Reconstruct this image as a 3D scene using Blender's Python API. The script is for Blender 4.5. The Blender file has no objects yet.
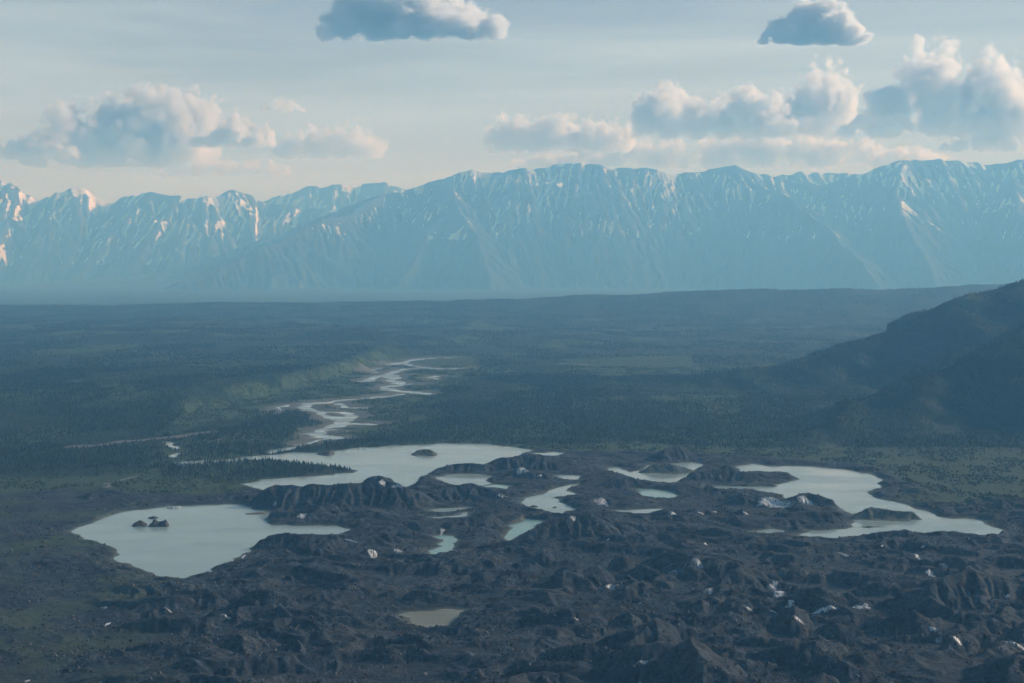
import bpy, math, time
import numpy as np
T0 = time.time()
rng = np.random.default_rng(11)
C = bpy.context.scene.collection
SC = bpy.context.scene
R = math.radians

# ------------------------------------------------------------------ camera frame
W, H_IMG, F = 1024.0, 683.0, 1407.0
EYE = 265.0                                   # image row of eye level
CAMZ = 520.0                                  # metres above the lakes
TH = math.atan((H_IMG / 2 - EYE) / F)
CT, ST = math.cos(TH), math.sin(TH)

def ray(px, py):
    xc = (np.asarray(px, float) - W / 2) / F
    yc = -(np.asarray(py, float) - H_IMG / 2) / F
    return xc, CT + yc * ST, -ST + yc * CT    # x, y (forward), z

def ground_pt(px, py, z=0.0):
    dx, dy, dz = ray(px, py)
    t = (z - CAMZ) / dz
    return np.stack([dx * t, dy * t], -1)

def at_depth(px, py, y):
    dx, dy, dz = ray(px, py)
    t = y / dy
    return dx * t, y + 0 * dx, CAMZ + dz * t

def px_of(x, y):                              # image column of a ground point (z about 0)
    zc = y * CT + CAMZ * ST
    return W / 2 + F * x / zc

def proj(x, y, z):
    zc = y * CT - (z - CAMZ) * ST
    yc = y * ST + (z - CAMZ) * CT
    return W / 2 + F * x / zc, H_IMG / 2 - F * yc / zc


# ------------------------------------------------------------------ noise
def _hash(ix, iy, seed):
    h = (ix.astype(np.int64) * 374761393 + iy.astype(np.int64) * 668265263 + seed * 974634721) & 0xFFFFFFFF
    h = ((h ^ (h >> 13)) * 1274126177) & 0xFFFFFFFF
    return (h ^ (h >> 16)) & 0xFFFF

_ANG = np.arange(256) / 256.0 * 2 * np.pi
_GX, _GY = np.cos(_ANG).astype(np.float32), np.sin(_ANG).astype(np.float32)

def perlin(x, y, seed=0):
    xf, yf = np.floor(x), np.floor(y)
    u, v = (x - xf).astype(np.float32), (y - yf).astype(np.float32)
    ix, iy = xf.astype(np.int64), yf.astype(np.int64)
    def g(a, b, du, dv):
        h = _hash(ix + a, iy + b, seed) & 255
        return _GX[h] * du + _GY[h] * dv
    su, sv = u * u * u * (u * (u * 6 - 15) + 10), v * v * v * (v * (v * 6 - 15) + 10)
    a = g(0, 0, u, v); b = g(1, 0, u - 1, v); c = g(0, 1, u, v - 1); d = g(1, 1, u - 1, v - 1)
    return (a + (b - a) * su + ((c + (d - c) * su) - (a + (b - a) * su)) * sv) * 1.5

def fbm(x, y, o=4, seed=0, gain=0.5):
    s, a = 0, 1.0
    for k in range(o):
        s = s + a * perlin(x * 2.03 ** k + 17.3 * k, y * 2.03 ** k - 9.1 * k, seed + k)
        a *= gain
    return s

def ridged(x, y, o=4, seed=0, gain=0.5):
    s, a, n = 0, 1.0, 0
    for k in range(o):
        s = s + a * (1 - np.abs(perlin(x * 2.03 ** k + 7.7 * k, y * 2.03 ** k + 3.1 * k, seed + k)) * 1.6)
        n += a; a *= gain
    return s / n

def sstep(a, b, x):
    t = np.clip((x - a) / (b - a), 0, 1)
    return t * t * (3 - 2 * t)

# ------------------------------------------------------------------ distance helpers
def seg_dist(x, y, P):
    """distance to an open polyline, parameter (arc length) and the segment fraction data"""
    best = np.full(x.shape, 1e12); bt = np.zeros(x.shape); bi = np.zeros(x.shape, int); bf = np.zeros(x.shape)
    L = 0.0
    for i in range(len(P) - 1):
        ax, ay = P[i][:2]; bx, by = P[i + 1][:2]
        dx, dy = bx - ax, by - ay
        l2 = dx * dx + dy * dy + 1e-9
        f = np.clip(((x - ax) * dx + (y - ay) * dy) / l2, 0, 1)
        d = (x - ax - f * dx) ** 2 + (y - ay - f * dy) ** 2
        m = d < best
        best = np.where(m, d, best); bi = np.where(m, i, bi); bf = np.where(m, f, bf)
        bt = np.where(m, L + f * math.sqrt(l2), bt)
        L += math.sqrt(l2)
    return np.sqrt(best), bt, bi, bf

def poly_sd(x, y, P):
    """signed distance to a closed polygon, negative inside"""
    Q = list(P) + [P[0]]
    d, _, _, _ = seg_dist(x, y, Q)
    ins = np.zeros(x.shape, bool)
    for i in range(len(P)):
        x0, y0 = Q[i]; x1, y1 = Q[i + 1]
        if y0 == y1: continue
        c = ((y0 > y) != (y1 > y)) & (x < (x1 - x0) * (y - y0) / (y1 - y0) + x0)
        ins ^= c
    return np.where(ins, -d, d)

def boxmask(x, y, P, m):
    P = np.asarray(P)
    return (x > P[:, 0].min() - m) & (x < P[:, 0].max() + m) & (y > P[:, 1].min() - m) & (y < P[:, 1].max() + m)

# ------------------------------------------------------------------ lakes (outlines read off the ground plane)
LAKES = {
 'left': [(73,531),(85,525),(100,519.5),(118,513.5),(140,509.5),(160,507),(195,505),(235,505),(258,508),(264,513),(262,520),(272,525),(300,526),(338,526),(345,531),(340,537),(300,538),(280,539),(262,543),(250,549),(240,556),(232,562),(215,569),(200,574),(183,578),(165,575.5),(148,570),(130,566),(118,562),(121,556),(113,548),(100,541.5),(85,538),(74,535)],
 'centre': [(172,463),(200,461),(232,459),(262,455.5),(290,453),(312,452.5),(332,452.5),(345,449),(385,446),(425,444.5),(447,443),(490,444.5),(515,447),(533,451),(520,455),(505,459),(495,462),(484,466),(470,466),(440,468),(428,473),(418,480),(400,488),(370,492),(330,494),(290,493),(262,490),(245,484.5),(262,480),(290,478),(320,475.5),(350,473),(356,470.5),(340,467),(310,464),(285,461.5),(262,460.5),(235,461.5),(200,464),(180,465)],
 'pond_a': [(438,477),(456,474),(480,475),(493,476),(485,480),(490,484),(476,487),(458,485),(444,481)],
 'pond_b': [(484,486.5),(495,484.5),(512,485),(503,490),(490,489)],
 'braid': [(579,484),(570,484.8),(560,487),(548,492.5),(533,496.5),(520,502),(526,506.5),(536,509.5),(550,512),(559,514),(562,511),(577,509.5),(568,506),(556,501.5),(549,498),(555,496),(564,497),(574,494.5),(566,491.5),(573,487)],
 'wedge': [(508,525.5),(515,522.5),(524.5,519),(541,521),(533,528),(522,534),(512,540),(503,537),(511,530.5),(515,528)],
 'crater': [(432,536),(446.6,535),(459,536),(459,543),(452,551),(444,555),(430,554),(427,550),(443,545.5),(443,540)],
 'muddy': [(399,615.5),(417,612),(442,610),(467,610.5),(458,618),(448,624),(432,627),(415,624)],
 'right': [(736,467),(752,464),(766,466),(790,466),(815,466.5),(842,469.5),(869,474),(880,480),(875,488),(865,493),(880,499),(907,505),(924,511),(940,516),(950,518),(977,519),(990,525),(1004,532),(992,537),(957,536),(926,538),(895,537),(857,536),(826,538),(798,536),(815,531),(848,529),(858,520),(850,513),(838,508),(822,503),(800,502),(780,494),(750,491),(713,489.5),(716,486),(748,484.5),(778,485),(800,479),(790,474),(770,474),(745,472)],
 'isle_pond': [(606,471),(622,470.5),(634,473),(645,468),(650,465),(690,462.5),(702,464),(690,477),(676,482.5),(658,481.5),(640,479),(622,475)],
 'pond_c': [(634,489),(651,490),(670,492),(676,495),(671,499),(655,498),(640,494)],
 'pond_d': [(612,511),(635,509.5),(665,508.5),(659,512),(631,514)],
 'pond_e': [(535,453),(546,453),(554,451.7),(564,453),(556,456),(540,455.5)],
 'pond_f': [(557,475.5),(579,475.5),(576,480.5),(564,480)],
 'pond_g': [(428,518),(454,515.5),(471,512.5),(466,517.5),(448,519)],
 'pond_h': [(425,509.5),(440,508.5),(467,508),(455,511),(432,511.5)],
 'slough_a': [(163,442),(168,441.5),(178,448),(173,449)],
 'slough_b': [(171,456),(176,453.5),(181,454),(175,458)],
 'slough_c': [(262,452),(285,448.5),(300,445),(304,446),(290,450.5),(268,453.5)],
 'pond_i': [(748,531),(770,529),(785,532),(765,536)],
 'pond_j': [(610,470.5),(616,467),(624,468),(618,471)],
}
LAKES = {k: ground_pt([p[0] for p in v], [p[1] for p in v]) for k, v in LAKES.items()}

RIVER = [
 (42, [(470,368),(450,369.3),(425,368.6),(405,369),(392,373),(380,376),(372,379),(364,381.5)]),
 (40, [(452,357.5),(430,358.5),(412,360),(402,363),(384,365)]),
 (30, [(405,363),(412,366),(432,368.4)]),
 (44, [(395,375),(392,380),(398,384),(385,388),(392,391),(410,392),(427,394)]),
 (26, [(425,384),(405,384.5),(395,386)]),
 (34, [(400,394),(380,397),(350,399.5),(328,402),(313,404),(305,407),(304,410)]),
 (44, [(304,410),(312,410.5),(322,412),(328,416),(338,420),(342,424),(334,428),(322,431),(312,435),(322,437.5),(336,438)]),
 (24, [(365,408),(345,407.5),(338,403)]),
 (34, [(322,412),(340,412),(354,414),(350,418),(340,421)]),
 (36, [(370,424),(352,424),(340,425)]),
 (18, [(378,368),(370,371),(378,373)]),
 (22, [(427,378),(434,376),(436,380)]),
 (16, [(318,402),(290,405),(278,411)]),
 (16, [(336,438),(318,441),(303,445)]),
 (40, [(588,301.3),(572,301.2),(560,301.5)]),
]
RIVER = [(w, ground_pt([p[0] for p in v], [p[1] for p in v], 0.0)) for w, v in RIVER[:-1]]

# ------------------------------------------------------------------ moraine ridges: crest polylines (image), foot row, slope
def ridge3(pts, foot, slope=0.55):
    out = []
    df = CAMZ * F / (foot - EYE)
    for px, cy in pts:
        k = (cy - EYE) / F
        h = (CAMZ - k * df) / (1 + k / slope)
        d = df + h / slope
        x, y, z = at_depth(px, cy, d)
        out.append((float(x), float(y), float(z)))
    return np.array(out)

MOR = [   # before the lakes are cut
 ([(228,503),(240,497),(259,493),(279,484),(302,486),(322,484),(345,484),(357,482),(380,475),(388,479),(402,486)], 514, .5),
 ([(264,518),(272,512),(286,512),(310,513),(345,516),(362,519)], 524, .7),
 ([(228,551),(236,540),(243,538),(255,541),(265,536),(286,533),(314,534),(329,534),(345,536),(372,544)], 556, .6),
 ([(362,530),(368,526),(380,523),(404,529)], 534, .7),
 ([(419,473),(433,466),(452,464),(470,463),(484,464),(497,459),(513,456),(530,453),(542,455)], 474.5, .5),
 ([(505,477),(513,472),(521,467),(534,473),(546,474)], 483, .6),
 ([(423,495),(439,489),(454,484.5),(470,483.5),(486,487),(497,492),(515,498)], 506, .5),
 ([(397,485),(407,480),(425,480),(437,484)], 491, .5),
 ([(447,522),(461,519),(473,517),(486,511),(496,520),(508,535)], 533.5, .6),
 ([(505,509),(510,502),(520,507)], 511, .7),
 ([(512,543),(527,535),(543,526),(559,517),(576,513),(596,515)], 549, .5),
 ([(600,484),(612,478),(629,477),(641,481),(662,487)], 492, .5),
 ([(676,482),(690,473),(709,470),(725,465),(739,471),(756,476),(772,481)], 485.5, .5),
 ([(762,473),(772,464),(782,467)], 474, .7),
 ([(700,490),(711,485),(723,491),(742,493)], 499, .5),
 ([(757,502),(766,497),(784,498),(807,492),(823,496),(850,504)], 510.5, .7),
 ([(765,525),(792,515),(815,511),(834,515),(861,524)], 529, .55),
 ([(842,538),(873,533),(900,530),(927,532.5),(957,530.5),(980,536),(1024,536),(1080,536)], 549, .5),
 ([(973,515),(1000,513),(1024,513),(1070,514)], 524, .5),
 ([(680,549),(722,549),(749,541),(776,543),(807,549)], 568, .5),
 ([(618,546),(640,536),(668,531),(700,535),(725,541)], 556, .5),
 ([(560,552),(585,545),(612,548)], 560, .5),
 ([(824,603),(851,588),(871,580),(886,580),(906,590),(925,602)], 609, .8),
 ([(984,567),(1004,557),(1024,565),(1050,568)], 576, .6),
 ([(446,622),(465,612),(481,607),(502,603.5),(514,607)], 626, 1.0),
 ([(356,615),(370,614),(385,618),(393,616),(411,620),(428,624)], 630, .95),
 ([(400,598),(407,595),(416,590),(430,589),(442,593),(467,602)], 610, .7),
 ([(356,649),(391,646),(409,645),(436,651),(457,656)], 672, .95),
 ([(100,634),(108,627),(125,622),(150,616),(171,617)], 642, 1.1),
 ([(108,660),(118,648),(135,650),(158,655)], 672, 1.05),
 ([(345,560),(366,548),(390,552),(410,560)], 566, .6),
 ([(240,572),(262,560),(290,558),(320,566)], 578, .5),
 ([(150,609),(190,598),(235,602)], 612, .45),
 ([(250,606),(285,596),(330,604),(360,607)], 616, .5),
 ([(540,585),(570,573),(606,578),(640,588)], 600, .45),
 ([(655,572),(672,563),(690,562),(712,572)], 580, .7),
 ([(735,590),(765,578),(800,585),(822,592)], 600, .5),
 ([(745,615),(775,603),(800,606),(835,610),(860,618)], 626, .55),
 ([(880,630),(905,618),(950,622),(985,634),(1030,636)], 648, .6),
 ([(985,606),(1010,600),(1040,606)], 614, .6),
 ([(600,620),(640,612),(690,622),(730,634)], 642, .5),
 ([(480,645),(530,636),(580,648)], 662, .55),
 ([(690,662),(740,650),(800,660),(850,664)], 680, .55),
 ([(200,650),(240,640),(290,650)], 664, .5),
 ([(925,552),(960,548),(1000,556)], 562, .45),
 ([(860,566),(900,560),(935,568)], 574, .5),
]
ISL = [   # rise out of the lakes
 ([(641,471),(651,465),(666,462.5),(686,467)], 474.5, .6),
 ([(853,516),(865,508),(873,506),(896,511),(911,511),(927,521)], 522, .7),
 ([(851,529),(869,525.5),(891,528)], 530, .8),
 ([(716,486),(740,483.5),(757,481),(772,484)], 488, .6),
]
MOR = [(ridge3(p, f, s), s) for p, f, s in MOR]
ISL = [(ridge3(p, f, s), s) for p, f, s in ISL]

def random_mounds():
    g = np.random.default_rng(44)
    lk = np.concatenate([np.concatenate([P + (np.roll(P, -1, 0) - P) * f for f in (0, .33, .66)]) for P in LAKES.values()])
    out = []
    while len(out) < 280:
        y = 1300 + 2500 * g.uniform() ** .85; a = g.uniform(-R(24), R(24)); x = y * math.tan(a)
        px = px_of(x, y)
        if y > veg_start(px) - 60: continue
        if px < 250 and g.uniform() > .25: continue
        calm_ = px < 260
        dx, dy = lk[:, 0] - x, lk[:, 1] - y
        if np.min(np.hypot(dx, dy)) < 75: continue
        h = g.uniform(10, 33) + 28 * g.uniform() ** 3
        beyond = (dy > 0) & (dy < 420) & (np.abs(dx) < 90)
        if beyond.any(): h = min(h, .045 * dy[beyond].min() + 3)
        n = int(g.integers(3, 6)); th = g.normal(0, .55) + (math.pi if g.uniform() < .5 else 0)
        L = h * g.uniform(2.2, 5.5)
        pts = []; cx, cy = x - math.cos(th) * L / 2, y - math.sin(th) * L / 2
        for k in range(n):
            f = k / (n - 1)
            pts.append((cx, cy, h * (1 - .75 * abs(2 * f - 1) ** 1.6) * g.uniform(.8, 1.1)))
            th2 = th + g.normal(0, .5); cx += math.cos(th2) * L / (n - 1); cy += math.sin(th2) * L / (n - 1)
        out.append((np.array(pts) * ((1, 1, .5) if calm_ else (1, 1, 1)), .45 if calm_ else float(g.uniform(.55, 1.0))))
    return out

def hill_ridge(pts):
    return np.array([[float(v) for v in at_depth(px, py, d)] for px, py, d in pts])
HILLS = [
 (hill_ridge([(1260,215,7000),(1140,240,6800),(1060,266,6600),(1024,279,6500),(985,290,6500),(950,303,6400),(915,320,6400),(880,334,6300),(850,346,6200),(800,359,6100),(740,369,6000),(680,381,5950),(610,391,5900)]), .23, .34),
 (hill_ridge([(1260,235,5300),(1140,282,5100),(1060,314,5000),(1024,330,4900),(985,347,4850),(950,364,4800),(915,382,4700),(880,398,4600),(850,412,4450),(825,424,4300),(790,436,4200),(750,446,4100)]), .28, .40),
]
PLATEAU = ground_pt(*zip(*[(-400,436),(-120,437),(20,436),(95,430),(140,422),(186,412),(230,402),(275,391),(320,381),(356,371),(385,361),(398,352),(385,343),(360,339),(300,334),(100,330),(-400,326)]))

def veg_start(px):
    P = np.array([(-400,500),(-150,498),(0,497),(60,493),(105,490),(125,496),(200,500),(240,498),(262,490),(300,478),(352,472),(400,455),(530,451.5),(600,453),(690,456),(740,459),(800,462),(850,466),(880,472),(900,482),(940,502),(1024,510),(1400,512)])
    py = np.interp(px, P[:, 0], P[:, 1])
    return CAMZ * F / (py - EYE)

MOUNDS = random_mounds()

# ------------------------------------------------------------------ the height of the ground anywhere
def warp(x, y, l, a, s):
    return x + a * fbm(x / l, y / l, 3, s), y + a * fbm(x / l + 31.7, y / l, 3, s + 50)

def lake_sd(x, y, reach=140.0):
    sd = np.full(x.shape, reach)
    wx, wy = warp(x, y, 70.0, 13.0, 400)
    for P in LAKES.values():
        m = boxmask(x, y, P, reach)
        if m.any():
            sd[m] = np.minimum(sd[m], poly_sd(wx[m], wy[m], P))
    return sd

def river_sd(x, y, reach=120.0):
    sd = np.full(x.shape, reach)
    m0 = (y > 3600) & (y < 9000)
    if not m0.any(): return sd
    wx, wy = warp(x, y, 110.0, 26.0, 430)
    wn = 1 + 0.5 * fbm(x / 140.0, y / 140.0, 2, 437)
    for w, P in RIVER:
        m = boxmask(x, y, P, reach + w) & m0
        if m.any():
            d = seg_dist(wx[m], wy[m], P)[0]
            sd[m] = np.minimum(sd[m], d - w * .56 * wn[m])
    return sd

def ridges(h, x, y, L, seed, kk=1.6):
    for k, (P, s) in enumerate(L):
        top = P[:, 2].max()
        m = boxmask(x, y, P, top / s * 1.7 + 10)
        if not m.any(): continue
        xs, ys = x[m], y[m]
        wx, wy = warp(xs, ys, 55.0, 9.0, seed + k)
        d, t, i, f = seg_dist(wx, wy, P)
        z = P[i, 2] + (P[np.minimum(i + 1, len(P) - 1), 2] - P[i, 2]) * f
        z = z * (1 + 0.10 * perlin(t / 35.0, t * 0 + k, seed + 3))
        side = (d * s) / np.maximum(z, 1)
        # gullies that run straight down the flanks
        rib = (np.abs(perlin(t / 15.0 + d / 90.0, d / 60.0 + k * 3.3, seed + 7)) * 2.2 - 0.55)
        rib2 = (np.abs(perlin(t / 5.5 + d / 70.0, d / 40.0 + k * 1.3, seed + 9)) * 2.0 - 0.5)
        win = np.clip(side * 2.5, 0, 1) * np.clip(1.5 - side, 0, 1)
        prof = z * np.where(side < 0.75, 1 - side, 0.25 * np.exp(-(side - 0.75) * 4.0))
        prof = prof + win * (rib * 0.07 * z + rib2 * 0.022 * z) - np.where(side > 1.55, 30.0, 0)
        prof = prof + 0.7 * fbm(xs / 14.0, ys / 14.0, 3, seed + 11)
        a = h[m]
        e = np.clip(0.5 + 0.5 * (prof - a) / kk, 0, 1)
        h[m] = a + (prof - a) * e + kk * e * (1 - e)
    return h

EROSION = None
def erosion_at(x, y):
    fi = np.clip((y - EY[0]) / EC, 0, len(EY) - 1.001); fj = np.clip((x - EX[0]) / EC, 0, len(EX) - 1.001)
    i = fi.astype(int); j = fj.astype(int); u = fi - i; v = fj - j
    return (EROSION[i, j] * (1 - u) + EROSION[i + 1, j] * u) * (1 - v) + (EROSION[i, j + 1] * (1 - u) + EROSION[i + 1, j + 1] * u) * v

def moraine_amount(x, y):
    px = px_of(x, y)
    d0 = veg_start(px) + 40 * fbm(x / 130.0, y / 130.0, 3, 77)
    return 1 - sstep(-30, 45, y - d0)

def height(x, y, full=False):
    x = np.asarray(x, float); y = np.asarray(y, float)
    px = px_of(x, y)
    mor = moraine_amount(x, y)
    ls0 = np.full(x.shape, 140.0)
    m = y < 4600
    if m.any(): ls0[m] = lake_sd(x[m], y[m])
    # valley floor
    h = 3.2 + 1.3 * fbm(x / 260.0, y / 260.0, 4, 5) + 0.5 * fbm(x / 40.0, y / 40.0, 2, 8)
    # moraine
    n = mor > 0.001
    if n.any():
        xs, ys = x[n], y[n]
        wx, wy = warp(xs, ys, 160.0, 40.0, 20)
        calm = sstep(60, 230, px[n] + 60 * fbm(xs / 300, ys / 300, 2, 91) - (ys - 2600) * 0.04)
        amp = 0.30 + 0.70 * calm
        near = sstep(3700, 2700, ys)
        r = ridged(wx / 290.0, wy / 150.0, 4, 30, 0.47)
        hm = 4.5 + amp * ((r - 0.42) * 38.0 * (0.55 + 0.45 * near))
        var = sstep(-.35, .45, fbm(xs / 330.0, ys / 330.0, 3, 83))
        hm = hm + amp * (.25 + 1.0 * var) * (ridged(wx / 74.0, wy / 46.0, 3, 60) - 0.5) * 5.0
        clr = 0.35 + 0.65 * sstep(25, 138, ls0[n])
        hm = 4.0 + (hm - 4.0) * clr
        hm = hm + (0.3 + 0.9 * var) * (ridged(xs / 24.0, ys / 16.0, 3, 66) - 0.5) * 2.6
        hm = hm + fbm(xs / 9.0, ys / 9.0, 2, 71) * (0.4 + 0.7 * var)
        hm = np.maximum(hm, 2.0 + 1.0 * fbm(xs / 40.0, ys / 40.0, 3, 73) + 0.04 * hm)
        h[n] = h[n] * (1 - mor[n]) + hm * mor[n]
    m = y < 4200
    if m.any():
        hh = h[m]; hh = ridges(hh, x[m], y[m], MOUNDS, 1000); h[m] = ridges(hh, x[m], y[m], MOR, 200)
    if EROSION is not None:
        m = (y < 3990) & (mor > .3)
        if m.any():
            h[m] = h[m] + erosion_at(x[m], y[m]) * sstep(12, 50, ls0[m]) * sstep(.3, .8, mor[m]) * sstep(3980, 3800, y[m])
    # left terrace with its eroded bluff
    m = (y > 3600) & (y < 13000) & (x < 400)
    if m.any():
        xs, ys = x[m], y[m]
        wx, wy = warp(xs, ys, 260.0, 70.0, 120)
        sd = poly_sd(wx, wy, PLATEAU)
        tp = 46 * sstep(3800, 5600, ys) + 5
        gul = 9 * np.abs(perlin(xs / 95.0 + ys / 260.0, ys / 300.0, 130)) * 2 + 11 * np.abs(perlin(xs / 38.0 + ys / 110.0, ys / 200.0, 131)) * 2
        up = sstep(65, -70, sd + gul * sstep(-140, 0, sd))
        h[m] = h[m] + up * (tp + 5 * fbm(xs / 500.0, ys / 500.0, 3, 140))
    # wooded hill on the right
    for k, (P, s1, s2) in enumerate(HILLS):
        m = (y > 3400) & (y < 9000) & (x > 200)
        if not m.any(): continue
        xs, ys = x[m], y[m]
        wx, wy = warp(xs, ys, 320.0, 55.0, 150 + k)
        d, t, i, f = seg_dist(wx, wy, P)
        z = P[i, 2] + (P[np.minimum(i + 1, len(P) - 1), 2] - P[i, 2]) * f
        z = np.maximum(z, 0)
        front = ys < P[np.minimum(i, len(P) - 1), 1]
        spur = 1 + 0.30 * fbm(t / 170.0 + d / 600.0, d / 800.0, 3, 160 + k) * sstep(0, 250, d)
        sl = np.where(front, s1, s2) * np.clip(spur, .78, 1.5)
        e = z - d * sl
        e = np.where(e > 30, e, 30 * np.exp((e - 30) / 30.0)) - 1.5 + 9 * fbm(xs / 150.0, ys / 150.0, 3, 170) * sstep(0, 60, z)
        a = h[m]
        h[m] = np.maximum(a, e)
    # far terraces, the low rise that ends the forest, and the plain before the mountains
    m = y > 7000
    if m.any():
        xs, ys = x[m], y[m]
        wn = fbm(xs / 2600.0, ys / 2600.0, 4, 180)
        pxx = px[m]
        t1 = sstep(9000, 9500, ys + 900 * wn - np.clip(pxx - 400, -300, 400) * 1.2) * (26 + 8 * wn)
        t2 = sstep(11200, 11900, ys + 1100 * fbm(xs / 1900.0, ys / 1900.0, 4, 188)) * 34
        edge = 14600 + 700 * fbm(xs / 3000.0, 0 * ys, 4, 195)
        topz = np.interp(pxx, [-400, 0, 300, 520, 600, 760, 960, 1400], [105, 110, 118, 170, 200, 250, 300, 330])
        roll = 1 + 0.10 * fbm(xs / 900.0, ys / 2500.0, 4, 198)
        t3 = sstep(11800, 14400, ys) * np.maximum(topz * roll - 60, 0)
        drop = sstep(edge, edge + 1500, ys)
        hh = (t1 + t2 + t3) * (1 - drop) + drop * (-20 + 25 * fbm(xs / 1800.0, ys / 1800.0, 3, 199))
        h[m] = h[m] + hh
    # water bodies
    ls = np.full(x.shape, 140.0)
    m = y < 4600
    if m.any():
        ls[m] = ls0[m]
        b = (ls < 130) & m
        wid = 34 + 26 * fbm(x[b] / 90.0, y[b] / 90.0, 2, 210)
        wid = np.clip(wid, 12, 80)
        f = sstep(0.0, 1.0, ls[b] / wid)
        out = np.maximum(h[b], 1.2) * f + 0.02 * np.clip(ls[b], 0, 30) + 0.15
        h[b] = np.where(ls[b] > 0, out, -0.4 + np.maximum(ls[b] * 0.22, -6.0))
    m = y < 4200
    if m.any():
        hh = h[m]; h[m] = ridges(hh, x[m], y[m], ISL, 300)
    rs = river_sd(x, y)
    b = rs < 100
    f = sstep(0, 40, rs[b])
    h[b] = np.where(rs[b] > 0, 0.35 + (h[b] - 0.35) * f, -0.3 + np.maximum(rs[b] * 0.05, -1.2))
    if full:
        return h, mor, ls, rs
    return h

# ------------------------------------------------------------------ object helpers
def tag(o, label=None, cat=None, group=None, kind=None):
    if label: o['label'] = label
    if cat: o['category'] = cat
    if group: o['group'] = group
    if kind: o['kind'] = kind
    return o

def mesh_np(name, co, faces, mat=None, smooth=False, attrs=None, parent=None):
    """faces: int array (n, 3) or (n, 4)"""
    me = bpy.data.meshes.new(name)
    co = np.ascontiguousarray(co, np.float32); faces = np.ascontiguousarray(faces, np.int32)
    n, k = faces.shape
    me.vertices.add(len(co)); me.vertices.foreach_set('co', co.ravel())
    me.loops.add(n * k); me.loops.foreach_set('vertex_index', faces.ravel())
    me.polygons.add(n)
    me.polygons.foreach_set('loop_start', np.arange(0, n * k, k, dtype=np.int32))
    me.polygons.foreach_set('use_smooth', np.full(n, smooth, bool))
    for a, v in (attrs or {}).items():
        at = me.attributes.new(a, 'FLOAT', 'POINT')
        at.data.foreach_set('value', np.ascontiguousarray(v, np.float32))
    me.update(calc_edges=True)
    if mat: me.materials.append(mat)
    o = bpy.data.objects.new(name, me); C.objects.link(o)
    if parent: o.parent = parent
    return o

def grid_faces(nr, nc):
    i = np.arange(nr - 1)[:, None] * nc + np.arange(nc - 1)[None, :]
    i = i.ravel()
    return np.stack([i, i + 1, i + nc + 1, i + nc], 1)

# ------------------------------------------------------------------ materials
def mat(name):
    m = bpy.data.materials.new(name); m.use_nodes = True
    nt = m.node_tree
    for n in list(nt.nodes): nt.nodes.remove(n)
    out = nt.nodes.new('ShaderNodeOutputMaterial')
    return m, nt, out

class NB:
    def __init__(s, nt): s.nt = nt
    def n(s, t, **kw):
        o = s.nt.nodes.new(t)
        for k, v in kw.items(): setattr(o, k, v)
        return o
    def l(s, a, b): s.nt.links.new(a, b)
    def pos(s): return s.n('ShaderNodeNewGeometry').outputs['Position']
    def noise(s, scale, detail=4, rough=.55, vec=None, dist=0):
        o = s.n('ShaderNodeTexNoise'); o.inputs['Scale'].default_value = scale; o.inputs['Detail'].default_value = detail
        o.inputs['Roughness'].default_value = rough; o.inputs['Distortion'].default_value = dist
        s.l(vec if vec is not None else s.pos(), o.inputs['Vector']); return o.outputs['Fac']
    def ramp(s, fac, stops):
        o = s.n('ShaderNodeValToRGB'); e = o.color_ramp.elements
        while len(e) < len(stops): e.new(0.5)
        for el, (p, c) in zip(e, stops):
            el.position = p; el.color = (c[0], c[1], c[2], 1) if not isinstance(c, (int, float)) else (c, c, c, 1)
        s.l(fac, o.inputs[0]); return o.outputs[0]
    def mix(s, f, a, b):
        o = s.n('ShaderNodeMix', data_type='RGBA')
        for sock, v in ((o.inputs[0], f), (o.inputs[6], a), (o.inputs[7], b)):
            if isinstance(v, (int, float)): sock.default_value = v
            elif isinstance(v, tuple): sock.default_value = (*v, 1)
            else: s.l(v, sock)
        return o.outputs[2]
    def math(s, op, a, b=0.0):
        o = s.n('ShaderNodeMath', operation=op)
        for sock, v in ((o.inputs[0], a), (o.inputs[1], b)):
            if isinstance(v, (int, float)): sock.default_value = v
            else: s.l(v, sock)
        return o.outputs[0]
    def attr(s, name): 
        return s.n('ShaderNodeAttribute', attribute_name=name).outputs['Fac']
    def bsdf(s, col, rough=.9, spec=.2, bump=None, dist=1.0, strength=1.0):
        o = s.n('ShaderNodeBsdfPrincipled')
        if isinstance(col, tuple): o.inputs['Base Color'].default_value = (*col, 1)
        else: s.l(col, o.inputs['Base Color'])
        if isinstance(rough, (int, float)): o.inputs['Roughness'].default_value = rough
        else: s.l(rough, o.inputs['Roughness'])
        o.inputs['Specular IOR Level'].default_value = spec
        if bump is not None:
            b = s.n('ShaderNodeBump'); b.inputs['Distance'].default_value = dist; b.inputs['Strength'].default_value = strength
            s.l(bump, b.inputs['Height']); s.l(b.outputs[0], o.inputs['Normal'])
        return o

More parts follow.
